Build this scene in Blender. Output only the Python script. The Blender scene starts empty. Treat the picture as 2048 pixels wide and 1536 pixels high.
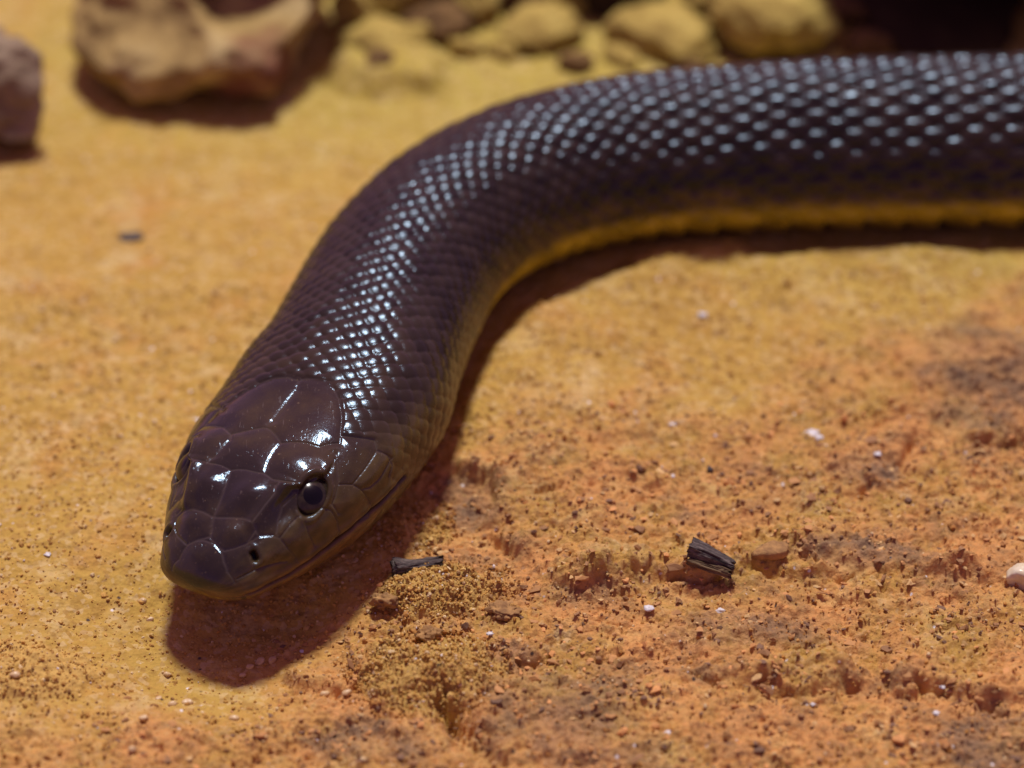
import bpy, math, random
import numpy as np
from mathutils import Vector, kdtree

# ------------------------------------------------------------------ camera, light, exposure
# lengths below are written in centimetres and scaled to metres (CM) when objects are made
CM = 0.01
scene = bpy.context.scene
COL = scene.collection
PITCH, DIST, FPX = math.radians(38.0), 34.0, 5691.0
cf = np.array([0, math.cos(PITCH), -math.sin(PITCH)])
cr = np.array([1.0, 0, 0])
cu = np.array([0, math.sin(PITCH), math.cos(PITCH)])
CPOS = -DIST * cf

cam_d = bpy.data.cameras.new('camera')
cam = bpy.data.objects.new('camera', cam_d)
COL.objects.link(cam)
scene.camera = cam
cam.location = Vector(CPOS * CM)
cam.rotation_euler = (math.pi / 2 - PITCH, 0, 0)
cam_d.sensor_width = 36
cam_d.lens = 36 * FPX / 2048
cam_d.clip_start = 0.01
cam_d.clip_end = 50
cam_d.dof.use_dof = True
cam_d.dof.focus_distance = float((np.array([-2.35, -3.2, 1.1]) - CPOS) @ cf) * CM
cam_d.dof.aperture_fstop = 12.5

SUN_EL, SUN_AZ = math.radians(69), math.radians(2)      # azimuth from +Y (behind the snake), positive to +X
sdir = Vector((math.sin(SUN_AZ) * math.cos(SUN_EL), math.cos(SUN_AZ) * math.cos(SUN_EL), math.sin(SUN_EL)))
sun_d = bpy.data.lights.new('sun', 'SUN')
sun = bpy.data.objects.new('sun', sun_d)
COL.objects.link(sun)
sun_d.energy = 3.4
sun_d.angle = math.radians(9.0)
sun_d.color = (1.0, 0.98, 0.93)
sun.rotation_euler = sdir.to_track_quat('Z', 'Y').to_euler()

world = bpy.data.worlds.new('World')
scene.world = world
world.use_nodes = True
wn, wl = world.node_tree.nodes, world.node_tree.links
bg = wn['Background']
sky = wn.new('ShaderNodeTexSky')
sky.sky_type = 'NISHITA'
sky.sun_disc = False
sky.sun_elevation = SUN_EL
sky.sun_rotation = SUN_AZ
tint = wn.new('ShaderNodeMix')
tint.data_type = 'RGBA'
tint.blend_type = 'MULTIPLY'
tint.inputs['Factor'].default_value = 1.0
wl.new(sky.outputs['Color'], tint.inputs[6])
tint.inputs[7].default_value = (1.0, 0.34, 0.50, 1)      # the place is lit with a magenta-violet fill all round
wl.new(tint.outputs[2], bg.inputs['Color'])
bg.inputs['Strength'].default_value = 0.135

vs = scene.view_settings
vs.view_transform = 'Standard'
vs.look = 'None'
vs.gamma = 1
vs.exposure = 0.0
vs.use_curve_mapping = False
scene.cycles.use_denoising = True
scene.cycles.max_bounces = 6

# ------------------------------------------------------------------ helpers
rng = np.random.default_rng(7)
random.seed(7)
_perm = np.random.default_rng(3).permutation(256).astype(np.int64)
_perm = np.concatenate([_perm, _perm, _perm])
_g3 = np.random.default_rng(5).normal(size=(256, 3))
_g3 /= np.linalg.norm(_g3, axis=1, keepdims=True)


def unp(px, py, z=0.0):
    d = cf + cr * (px - 1024) / FPX - cu * (py - 768) / FPX
    return CPOS + (z - CPOS[2]) / d[2] * d


def noise3(x, y, z):
    x, y, z = np.broadcast_arrays(x, y, z)
    xi, yi, zi = np.floor(x).astype(np.int64), np.floor(y).astype(np.int64), np.floor(z).astype(np.int64)
    xf, yf, zf = x - xi, y - yi, z - zi
    u, v, w = [t * t * t * (t * (t * 6 - 15) + 10) for t in (xf, yf, zf)]
    r = 0
    for dx in (0, 1):
        for dy in (0, 1):
            for dz in (0, 1):
                h = _perm[_perm[_perm[(xi + dx) & 255] + ((yi + dy) & 255)] + ((zi + dz) & 255)]
                g = _g3[h]
                d = g[..., 0] * (xf - dx) + g[..., 1] * (yf - dy) + g[..., 2] * (zf - dz)
                r = r + d * (u if dx else 1 - u) * (v if dy else 1 - v) * (w if dz else 1 - w)
    return r * 1.5


def fbm(x, y, z, octaves=4, gain=0.5):
    r, a, f = 0, 1.0, 1.0
    for k in range(octaves):
        r = r + a * noise3(x * f + 7.3 * k, y * f + 3.1 * k, z * f + 11.7 * k)
        a *= gain
        f *= 2.03
    return r


def worley2(x, y, seed=0):
    """distance to the nearest jittered cell point, and a random value of that cell"""
    xi, yi = np.floor(x).astype(np.int64), np.floor(y).astype(np.int64)
    best = np.full(x.shape, 9.0)
    val = np.zeros(x.shape)
    for dx in (-1, 0, 1):
        for dy in (-1, 0, 1):
            cx, cy = xi + dx, yi + dy
            h = _perm[_perm[(cx + seed) & 255] + (cy & 255)]
            jx, jy = _perm[h + 31] / 256.0, _perm[h + 97] / 256.0
            d = np.hypot(cx + jx - x, cy + jy - y)
            m = d < best
            best = np.where(m, d, best)
            val = np.where(m, _perm[h + 150] / 256.0, val)
    return best, val


def sstep(a, b, x):
    t = np.clip((x - a) / (b - a), 0, 1)
    return t * t * (3 - 2 * t)


def poly_sd(px, py, poly):
    """distance to a polyline, the signed side (left positive) and the parameter along it, 0..1"""
    best = np.full(px.shape, 1e9)
    side = np.zeros(px.shape)
    par = np.zeros(px.shape)
    n = len(poly) - 1
    for i in range(n):
        a, b = poly[i], poly[i + 1]
        d = b - a
        t = np.clip(((px - a[0]) * d[0] + (py - a[1]) * d[1]) / (d @ d), 0, 1)
        qx, qy = px - a[0] - t * d[0], py - a[1] - t * d[1]
        r = np.hypot(qx, qy)
        m = r < best
        best = np.where(m, r, best)
        side = np.where(m, np.sign(d[0] * qy - d[1] * qx), side)
        par = np.where(m, (i + t) / n, par)
    return best, side, par


def in_poly(px, py, poly):
    c = np.zeros(px.shape, bool)
    n = len(poly)
    for i in range(n):
        a, b = poly[i], poly[(i + 1) % n]
        cond = (a[1] > py) != (b[1] > py)
        with np.errstate(all='ignore'):
            xx = (b[0] - a[0]) * (py - a[1]) / (b[1] - a[1] + 1e-12) + a[0]
        c ^= cond & (px < xx)
    return c


def mesh_np(name, verts, faces, mat, parent=None, smooth=True, attrs=None):
    """verts in cm; faces is an (n,3) or (n,4) array or a list of such arrays"""
    verts = np.asarray(verts, float) * CM
    fl = faces if isinstance(faces, list) else [faces]
    fl = [np.asarray(f, np.int32) for f in fl if len(f)]
    me = bpy.data.meshes.new(name)
    me.vertices.add(len(verts))
    me.vertices.foreach_set('co', verts.astype(np.float32).ravel())
    loops = np.concatenate([f.ravel() for f in fl])
    tot = np.concatenate([np.full(len(f), f.shape[1], np.int32) for f in fl])
    me.loops.add(len(loops))
    me.loops.foreach_set('vertex_index', loops)
    me.polygons.add(len(tot))
    me.polygons.foreach_set('loop_start', np.concatenate([[0], np.cumsum(tot)[:-1]]).astype(np.int32))
    me.polygons.foreach_set('use_smooth', np.full(len(tot), smooth))
    me.update(calc_edges=True)
    me.validate()
    for k, v in (attrs or {}).items():
        at = me.attributes.new(k, 'FLOAT_COLOR', 'POINT')
        c = np.ones((len(verts), 4), np.float32)
        c[:, :3] = v
        at.data.foreach_set('color', c.ravel())
    me.materials.append(mat)
    ob = bpy.data.objects.new(name, me)
    COL.objects.link(ob)
    if parent is not None:
        ob.parent = parent
    return ob


def at_base(ob, loc_cm):
    """move the origin of a mesh object to loc without moving the mesh"""
    v = Vector(np.asarray(loc_cm, float) * CM)
    ob.data.transform(__import__('mathutils').Matrix.Translation(-v))
    ob.location = v


def tag(ob, label=None, cat=None, group=None, kind=None):
    for k, v in (('label', label), ('category', cat), ('group', group), ('kind', kind)):
        if v:
            ob[k] = v
    return ob


def grid_faces(nu, nv, wrap=False):
    i = np.arange(nu - 1)[:, None]
    j = np.arange(nv if wrap else nv - 1)[None]
    j2 = (j + 1) % nv
    return np.stack([i * nv + j, (i + 1) * nv + j, (i + 1) * nv + j2, i * nv + j2], -1).reshape(-1, 4)


class NT:
    """tiny node-tree writer"""

    def __init__(self, name):
        self.m = bpy.data.materials.new(name)
        self.m.use_nodes = True
        self.n, self.l = self.m.node_tree.nodes, self.m.node_tree.links
        self.b = self.n['Principled BSDF']

    def node(self, t, **kw):
        nd = self.n.new(t)
        for k, v in kw.items():
            setattr(nd, k, v)
        return nd

    def put(self, sock, v):
        if isinstance(v, bpy.types.NodeSocket):
            self.l.new(v, sock)
        elif v is not None:
            sock.default_value = v

    def obj(self):
        return self.node('ShaderNodeTexCoord').outputs['Object']

    def mapping(self, vec, scale=(1, 1, 1), rot=(0, 0, 0)):
        mp = self.node('ShaderNodeMapping')
        self.put(mp.inputs['Vector'], vec)
        mp.inputs['Scale'].default_value = scale
        mp.inputs['Rotation'].default_value = rot
        return mp.outputs[0]

    def noise(self, vec, per_cm, detail=4, rough=0.55, dist=0.0):
        nd = self.node('ShaderNodeTexNoise')
        self.put(nd.inputs['Vector'], vec)
        nd.inputs['Scale'].default_value = per_cm * 100
        nd.inputs['Detail'].default_value = detail
        nd.inputs['Roughness'].default_value = rough
        nd.inputs['Distortion'].default_value = dist
        return nd.outputs['Fac']

    def voronoi(self, vec, per_cm, feature='F1', out='Distance'):
        nd = self.node('ShaderNodeTexVoronoi', feature=feature)
        self.put(nd.inputs['Vector'], vec)
        nd.inputs['Scale'].default_value = per_cm * 100
        return nd.outputs[out]

    def ramp(self, fac, stops):
        nd = self.node('ShaderNodeValToRGB')
        self.put(nd.inputs[0], fac)
        e = nd.color_ramp.elements
        while len(e) < len(stops):
            e.new(0.5)
        for el, (p, c) in zip(e, stops):
            el.position = p
            el.color = (c, c, c, 1) if isinstance(c, (int, float)) else (*c, 1)
        return nd.outputs[0]

    def mix(self, fac, a, b, mode='MIX'):
        nd = self.node('ShaderNodeMix', data_type='RGBA', blend_type=mode)
        self.put(nd.inputs['Factor'], fac)
        for s, v in ((nd.inputs[6], a), (nd.inputs[7], b)):
            self.put(s, (*v, 1) if isinstance(v, tuple) and len(v) == 3 else v)
        return nd.outputs[2]

    def math(self, op, a, b=None):
        nd = self.node('ShaderNodeMath', operation=op)
        self.put(nd.inputs[0], a)
        if b is not None:
            self.put(nd.inputs[1], b)
        return nd.outputs[0]

    def attr(self, name):
        nd = self.node('ShaderNodeAttribute', attribute_name=name)
        return nd.outputs['Color']

    def split(self, c):
        nd = self.node('ShaderNodeSeparateColor')
        self.put(nd.inputs[0], c)
        return nd.outputs

    def bump(self, height, dist_cm, strength=1.0, normal=None):
        nd = self.node('ShaderNodeBump')
        nd.inputs['Strength'].default_value = strength
        nd.inputs['Distance'].default_value = dist_cm * CM
        self.put(nd.inputs['Height'], height)
        if normal is not None:
            self.put(nd.inputs['Normal'], normal)
        return nd.outputs[0]

    def done(self, color=None, rough=None, normal=None, spec=0.5, **kw):
        b = self.b
        self.put(b.inputs['Base Color'], (*color, 1) if isinstance(color, tuple) else color)
        self.put(b.inputs['Roughness'], rough)
        if normal is not None:
            self.put(b.inputs['Normal'], normal)
        self.put(b.inputs['Specular IOR Level'], spec)
        for k, v in kw.items():
            self.put(b.inputs[k.replace('_', ' ')], v)
        return self.m


# ------------------------------------------------------------------ ground: packed sand over a crusty rock slab
def W(*pts):
    return np.array([unp(x, y)[:2] for x, y in pts])


def axis_pts(lo, hi, step, far):
    core = np.arange(lo, hi, step)
    out, d, p = [], step, hi
    while p < far:
        out.append(p)
        d *= 1.45
        p += d
    up = np.array(out + [far])
    out, d, p = [], step, lo
    while p > -far:
        d *= 1.45
        p -= d
        out.append(p)
    return np.concatenate([np.array(out)[::-1], core, up])


gx = axis_pts(-7.6, 7.6, 0.0205, 260)
gy_far = axis_pts(-6.9, 10.5, 0.1, 260)
ycore = [-6.9]
while ycore[-1] < 10.5:
    ycore.append(ycore[-1] + (0.0215 if ycore[-1] < 0.5 else 0.0215 + 0.006 * (ycore[-1] - 0.5)))
gy = np.concatenate([gy_far[gy_far < -6.91], ycore, gy_far[gy_far > ycore[-1] + 0.05]])
GX, GY = np.meshgrid(gx, gy, indexing='ij')

ROCK_POLY = W((2400, 560), (2048, 610), (1850, 690), (1600, 790), (1300, 850), (1050, 870), (900, 905), (865, 960),
              (830, 1040), (770, 1130), (640, 1230), (590, 1330), (430, 1425), (200, 1450), (-300, 1500), (-300, 1900), (2500, 1900))
LEDGES = [  # polyline (raised ground on its left-hand side), height, decay behind, ragged edge
    (W((1215, 1192), (1160, 1182), (1110, 1157), (1060, 1132), (1010, 1097), (985, 1060), (1003, 1010), (990, 965), (930, 945), (860, 935))[::-1], 0.19, 1.4),
    (W((1150, 1187), (1250, 1165), (1350, 1152), (1450, 1150), (1500, 1140), (1600, 1152), (1700, 1145), (1800, 1140), (1900, 1152), (2080, 1160)), 0.16, 1.2),
    (W((1380, 1338), (1450, 1355), (1520, 1360), (1570, 1375), (1640, 1370), (1730, 1362)), 0.16, 0.6),
    (W((1770, 1382), (1850, 1375), (1930, 1390), (1990, 1410), (2100, 1418)), 0.19, 0.8),
    (W((560, 1312), (620, 1345), (690, 1358), (740, 1322), (820, 1295)), 0.11, 0.5),
    (W((1690, 992), (1760, 955), (1800, 905), (1850, 872), (1950, 882), (2100, 872)), 0.13, 1.0),
    (W((1000, 1290), (1040, 1320), (1070, 1316), (1100, 1300)), 0.07, 0.3),
    (W((1460, 1108), (1500, 1120), (1570, 1116), (1640, 1128)), 0.06, 0.3),
]
CRACK = W((872, 1402), (892, 1432), (925, 1462), (955, 1498), (985, 1570))
MOUNDS = [(unp(880, 1180), 0.78, 0.42, 0.12), (unp(850, 1345), 0.82, 0.62, 0.11), (unp(830, 1050), .42, .5, .05),
          (unp(1370, 510), 1.2, .8, 0.2), (unp(60, 1340), .9, .5, .1), (unp(770, 150), 1.2, .8, .3)]


def ground_fields(x, y):
    jx = x + 0.10 * noise3(x * 1.7, y * 1.7, 4.2) + 0.09 * noise3(x * 5, y * 5, 1.2) + .045 * noise3(x * 13, y * 13, 2.2)
    jy = y + 0.10 * noise3(x * 1.7, y * 1.7, 9.2) + 0.09 * noise3(x * 5, y * 5, 6.2) + .045 * noise3(x * 13, y * 13, 7.2)
    d, sd, _ = poly_sd(jx, jy, np.vstack([ROCK_POLY, ROCK_POLY[:1]]))
    ins = in_poly(jx, jy, ROCK_POLY)
    rock = sstep(-0.7, 0.6, np.where(ins, d, -d) + 0.55 * fbm(x * .9, y * .9, 3.0, 4, .6))
    base = 0.05 * fbm(x * .35, y * .35, .5, 3) + 0.02 * fbm(x * 1.6, y * 1.6, 5.5, 2)
    base = base * sstep(-.2, .2, base + .3)
    # sand: soft, with grains
    wd, wv = worley2(x * 13, y * 13)
    wd2, wv2 = worley2(x * 6.5 + 3.3, y * 6.5, 9)
    hs = 0.035 * fbm(x * 1.5, y * 1.9, 18.8, 3) + 0.022 * fbm(x * 5, y * 6, 8.8, 3) + 0.016 * (0.6 - wd) * (.4 + wv) + 0.02 * np.maximum(0, .38 - wd2) * (wv2 > .55) * 2
    # rock: layered, pitted crust stretched along one direction
    a = math.radians(12)
    rx, ry = (x * math.cos(a) + y * math.sin(a)), (-x * math.sin(a) + y * math.cos(a))
    n1 = fbm(rx * 0.9, ry * 1.7, 2.0, 4)
    n2 = fbm(rx * 5.5, ry * 8, 12.0, 4, 0.66)
    n3 = noise3(rx * 17, ry * 21, 30.0)
    terr = n1 * 2.2
    terr = np.floor(terr) + sstep(.55, 1.0, terr - np.floor(terr))
    hr = 0.035 * n1 + 0.03 * terr + 0.05 * n2 + 0.026 * n3 - 0.03 * sstep(.25, .8, fbm(rx * 2.6, ry * 3.4, 21.0, 3)) \
        + 0.03 * np.maximum(0, .33 - wd2) * 3 * (wv2 > .35)
    pd, pv = worley2(rx * 4.2 + 1.3 * noise3(rx * 5, ry * 5, 50.), ry * 6.0 + 1.3 * noise3(rx * 5, ry * 5, 55.), 23)
    qd, qv = worley2(rx * 10 + .8 * noise3(rx * 11, ry * 11, 60.), ry * 14, 47)
    gate = sstep(-.25, .35, fbm(rx * .8, ry * 1.1, 70., 3))
    plate = (1 - sstep(.22, .52, pd)) * np.maximum(0, pv - .35) * .09 * (.35 + .65 * gate) + (1 - sstep(.2, .5, qd)) * np.maximum(0, qv - .4) * .06
    hr = hr + plate
    h = base + hs * (1 - .6 * rock) + rock * hr
    for poly, hh, L in LEDGES:
        dd, sgn, par = poly_sd(jx, jy, poly)
        s = dd * sgn
        fade = sstep(0, .08, par) * (1 - sstep(.92, 1, par))
        fade = fade * np.clip(.85 + 1.2 * noise3(x * 1.9, y * 1.9, 17.0), .15, 1.35)
        h = h + fade * hh * (sstep(-.16, .05, s) * np.exp(-np.maximum(s, 0) / L) - .12 * np.exp(-((s + .12) / .12) ** 2)) \
            - .11 * np.exp(-((s + .10) / .035) ** 2) * sstep(0, .06, par) * (1 - sstep(.94, 1, par)) * sstep(-.15, .25, noise3(x * 1.3, y * 1.3, 27.0))
    dd, sgn, par = poly_sd(jx, jy, CRACK)
    h = h - 0.42 * np.exp(-(dd / .15) ** 2) * (.45 + .55 * np.exp(-((par - .25) / .35) ** 2)) + .06 * np.exp(-(dd / .5) ** 2)
    mound = np.zeros_like(x)
    for c, ra, rb, hh in MOUNDS:
        r = np.hypot((jx - c[0]) / ra, (jy - c[1]) / rb) * (1 + .35 * noise3(x * 2.1, y * 2.1, 88.0))
        m = 1 - sstep(.35, 1.0, r)
        if hh < .2:
            mound = np.maximum(mound, 1 - sstep(.7, 1.02, r))
        h = h + hh * m
    clump = mound * (0.03 * fbm(x * 3.0, y * 3.0, 41., 3) + 0.035 * np.maximum(0, .55 - worley2(x * 11, y * 11, 5)[0]) * 2)
    h = h + clump * (1 - sstep(.0, .6, np.hypot((x - MOUNDS[1][0][0]) / .8, (y - MOUNDS[1][0][1]) / .6) < .6) * .5)
    return h, rock, mound, terr


H, ROCKM, MOUND, TERR = ground_fields(GX, GY)
H = H - .38 * np.exp(-(((GX + 3.1) / 1.5) ** 2 + ((GY + 4.3) / 1.3) ** 2) ** 1.4)
near = 1 - sstep(8, 14, np.hypot(GX, GY))
H = H * near


def ground_z(x, y):
    i = int(np.clip(np.searchsorted(gx, x), 1, len(gx) - 1))
    j = int(np.clip(np.searchsorted(gy, y), 1, len(gy) - 1))
    return float(H[i, j])


# a shallow bed pressed into the sand where the body lies
CTRL = np.array([[-3.362, -4.299, 0.621], [-2.797, -3.229, 0.745], [-2.248, -2.142, 0.852], [-1.85, -1.16, 0.961],
                 [-1.529, 0.038, 1.011], [-1.197, 1.13, 1.017], [-0.662, 2.095, 1.015], [0.194, 2.904, 0.995],
                 [1.367, 3.422, 0.983], [3.032, 3.668, 0.989], [5.01, 3.764, 0.997], [7.5, 3.811, 1.012],
                 [10.996, 3.813, 1.004], [15.996, 3.607, 0.999], [21.0, 5.2, 0.98], [25.5, 8.5, 0.93], [28.5, 13.0, 0.85], [29.5, 18.0, 0.72],
                 [28.5, 23.0, 0.55], [26.0, 27.5, 0.38], [22.5, 31.0, 0.2], [18.5, 33.5, 0.08]])
dd, _, _ = poly_sd(GX, GY, CTRL[2:, :2])
ddb = dd
press = 1 - sstep(.35, 1.15, dd)
H = H * (1 - press) + np.minimum(H, 0.07) * press
dd, _, _ = poly_sd(GX, GY, CTRL[:3, :2])
press = 1 - sstep(.6, 1.3, dd)
H = H * (1 - .6 * press) + np.minimum(H, 0.05) * .6 * press

front_ = (GX * .25 - (GY - 3.3)) > -.6
lip_ = sstep(.95, 1.5, ddb) * np.exp(-np.maximum(ddb - 1.5, 0) / 1.3) * sstep(-.6, .9, GX) * front_
H = H + lip_ * (.28 + .12 * noise3(GX * .9, GY * .9, 33.))
lip2 = sstep(.9, 1.25, ddb) * np.exp(-np.maximum(ddb - 1.35, 0) / .6) * (1 - sstep(-.6, .9, GX)) * sstep(-1.2, -.2, GY) * (GX > -1.9)
H = H + lip2 * .22

t = NT('sand_and_rock')
ob_ = t.obj()
m_ = t.split(t.attr('mask'))
n_big = t.noise(ob_, 0.35, 3)
n_mid = t.noise(ob_, 2.2, 5, .6)
n_fine = t.noise(ob_, 14, 4, .65)
grain_c = t.voronoi(ob_, 16, 'F1', 'Color')
grain_v = t.split(grain_c)
sand = t.ramp(n_mid, [(.25, (.33, .178, .032)), (.45, (.45, .27, .054)), (.75, (.53, .35, .086))])
sand = t.mix(t.ramp(n_big, [(.40, 0.0), (.62, 1.0)]), sand, (.455, .285, .058))
sand = t.mix(t.math('MULTIPLY', t.ramp(t.noise(ob_, .9, 5, .65), [(.5, 0.0), (.68, 1.0)]), .6), sand, (.50, .235, .06))
sand = t.mix(t.math('MULTIPLY', t.ramp(t.noise(ob_, 1.7, 4, .6), [(.54, 0.0), (.7, 1.0)]), .55), sand, (.60, .45, .20))
sand = t.mix(t.math('MULTIPLY', t.ramp(t.noise(ob_, 3.1, 4, .6), [(.3, 1.0), (.42, 0.0)]), .5), sand, (.25, .135, .035))
sand = t.mix(t.math('MULTIPLY', m_[2], .75), sand, t.ramp(n_mid, [(.25, (.37, .30, .045)), (.75, (.48, .41, .085))]))  # far sand takes on the yellow cast of the light
sand = t.mix(t.math('MULTIPLY', t.ramp(grain_v[0], [(.0, 0.0), (.72, 0.0), (.9, 1.0)]), .35), sand, (.66, .50, .27))
sand = t.mix(t.math('MULTIPLY', t.ramp(grain_v[1], [(.78, 0.0), (.95, 1.0)]), .35), sand, (.26, .12, .035))
st = t.mapping(ob_, (1, 1.6, 1), (0, 0, math.radians(12)))
r_mid = t.noise(st, 1.3, 6, .68, .3)
r_fine = t.noise(st, 8, 6, .75)
rockc = t.ramp(r_mid, [(.28, (.27, .155, .075)), (.40, (.46, .24, .09)), (.52, (.64, .31, .10)), (.70, (.64, .41, .15))])
rockc = t.mix(t.math('MULTIPLY', t.ramp(r_fine, [(.30, 1.0), (.44, 0.0)]), .75), rockc, (.22, .12, .065))
rockc = t.mix(t.math('MULTIPLY', t.ramp(r_fine, [(.58, 0.0), (.75, 1.0)]), .5), rockc, (.66, .46, .22))
rockc = t.mix(t.math('MULTIPLY', t.ramp(t.noise(ob_, .8, 5, .65), [(.44, 0.0), (.62, 1.0)]), .8), rockc, sand)
pz = t.split(t.attr('patch'))
rockc = t.mix(t.math('MULTIPLY', pz[0], t.ramp(r_mid, [(.35, 1.0), (.62, .25)])), rockc, t.ramp(r_fine, [(.3, (.15, .09, .052)), (.7, (.36, .22, .12))]))
colr = t.mix(m_[0], sand, rockc)
colr = t.mix(m_[1], colr, t.mix(n_fine, (.42, .24, .05), (.64, .42, .13)))
spk = t.voronoi(ob_, 5.5, 'F1', 'Distance')
spv = t.split(t.voronoi(ob_, 5.5, 'F1', 'Color'))
spm = t.math('MULTIPLY', t.ramp(spk, [(.07, 1.0), (.14, 0.0)]), t.ramp(spv[0], [(.86, 0.0), (.88, 1.0)]))
colr = t.mix(spm, colr, (.75, .70, .68))
spd = t.math('MULTIPLY', t.ramp(spk, [(.08, 1.0), (.17, 0.0)]), t.ramp(spv[1], [(.90, 0.0), (.92, 1.0)]))
colr = t.mix(spd, colr, (.07, .045, .035))
bh = t.math('ADD', t.math('MULTIPLY', n_fine, .6), t.math('MULTIPLY', t.voronoi(ob_, 22), .5))
b1 = t.bump(bh, 0.022, .9)
b2 = t.bump(t.math('MULTIPLY', r_fine, m_[0]), 0.05, .7, b1)
M_GROUND = t.done(colr, .85, b2, spec=.25)

yel_light = sstep(1.5, 7.0, GY + .35 * GX) * near  # yellow light falling off towards the viewer, painted into the sand colour
mask = np.stack([ROCKM.ravel(), MOUND.ravel(), yel_light.ravel()], -1)
brown = np.zeros_like(GX)
for px_, py_, ra_, rb_ in ((1130, 1440, 1.0, .75), (1990, 760, 1.0, 1.3), (1010, 1320, .35, .3), (1480, 1270, .9, .35), (940, 1000, .55, .5), (1740, 950, .5, .35), (2000, 1500, .8, .6), (1750, 1120, .9, .22), (720, 1480, .6, .3)):
    c_ = unp(px_, py_)
    r_ = np.hypot((GX - c_[0]) / ra_, (GY - c_[1]) / rb_) + .45 * fbm(GX * 1.4, GY * 1.8, px_ * .01, 3)
    brown = np.maximum(brown, 1 - sstep(.55, 1.15, r_))
V = np.stack([GX, GY, H], -1).reshape(-1, 3)
F = grid_faces(len(gx), len(gy))
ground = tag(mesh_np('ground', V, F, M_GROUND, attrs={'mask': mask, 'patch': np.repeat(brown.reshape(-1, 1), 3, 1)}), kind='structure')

# ------------------------------------------------------------------ rocks
_ico = {}


def ico(sub):
    if sub not in _ico:
        import bmesh
        bm = bmesh.new()
        bmesh.ops.create_icosphere(bm, subdivisions=sub, radius=1)
        v = np.array([q.co[:] for q in bm.verts])
        f = np.array([[w.index for w in q.verts] for q in bm.faces])
        bm.free()
        _ico[sub] = (v, f)
    return _ico[sub]


def rock_material(name, light, mid, dark, per_cm=.6, bump=.12, stain=None):
    t = NT(name)
    o = t.obj()
    n = t.noise(o, per_cm, 6, .62, .4)
    c = t.ramp(n, [(.32, dark), (.5, mid), (.68, light)])
    f = t.noise(o, per_cm * 7, 5, .65)
    c = t.mix(t.math('MULTIPLY', t.ramp(f, [(.3, 1.0), (.5, 0.0)]), .5), c, dark)
    if stain:
        c = t.mix(t.ramp(t.noise(o, per_cm * .7, 3, .5), [(.52, 0.0), (.62, 1.0)]), c, stain)
    nm = t.bump(t.math('ADD', n, t.math('MULTIPLY', f, .4)), bump, .8)
    return t.done(c, .9, nm, spec=.2)


M_PALE = rock_material('pale_rock', (.56, .44, .20), (.40, .28, .10), (.16, .095, .035), .7, .12, (.20, .085, .045))
M_GREY = rock_material('grey_rock', (.42, .33, .22), (.25, .18, .11), (.11, .07, .045), .8)
M_YELLOW = rock_material('yellow_rock', (.58, .46, .14), (.46, .34, .085), (.22, .14, .035), .9)
M_BROWN = rock_material('brown_rock', (.30, .19, .07), (.19, .11, .04), (.08, .045, .02), .9)
M_DARK = rock_material('dark_rock', (.085, .055, .02), (.05, .03, .013), (.025, .014, .008), .5)  # dark tone adds to the shade in the hollow and the gap


def rock(name, loc, dims, seed, mat, label, group=None, cuts=9, rough=.10, rotz=0.0, sub=5, dents=(), sink=0.12, tilt=0.0, boxy=0):
    r = np.random.default_rng(seed)
    v, f = ico(sub)
    v = v.copy()
    if boxy:
        v = v / (np.abs(v) ** boxy).sum(1, keepdims=True) ** (1 / boxy)
    for _ in range(cuts):
        n = r.normal(size=3)
        n /= np.linalg.norm(n)
        d = r.uniform(.55, .85)
        k = np.maximum(0, v @ n - d)
        v = v - k[:, None] * n * .92
    for (dx, dy, dz, rad, dep) in dents:            # hollows: direction, angular size, depth
        n = np.array([dx, dy, dz], float)
        n /= np.linalg.norm(n)
        un = v / np.linalg.norm(v, axis=1, keepdims=True)
        ang = np.arccos(np.clip(un @ n, -1, 1))
        v = v - n * (dep * (1 - sstep(.35 * rad, rad, ang)))[:, None]
    o = seed * 3.7
    un = v / np.linalg.norm(v, axis=1, keepdims=True)
    v = v + un * (rough * (fbm(v[:, 0] * 1.6 + o, v[:, 1] * 1.6, v[:, 2] * 1.6, 5, .58)))[:, None]
    v = v * np.array(dims) / 2
    ct, s_t = math.cos(tilt), math.sin(tilt)
    v = np.stack([v[:, 0] * ct + v[:, 2] * s_t, v[:, 1], -v[:, 0] * s_t + v[:, 2] * ct], -1)
    c, s = math.cos(rotz), math.sin(rotz)
    v = np.stack([v[:, 0] * c - v[:, 1] * s, v[:, 0] * s + v[:, 1] * c, v[:, 2]], -1)
    z0 = v[:, 2].min()
    base = np.array([loc[0], loc[1], (loc[2] if len(loc) > 2 else ground_z(loc[0], loc[1])) - sink])
    v = v + base - np.array([0, 0, z0])
    ob = mesh_np(name, v, f, mat)
    at_base(ob, base)
    return tag(ob, label, 'rock', group)


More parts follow.
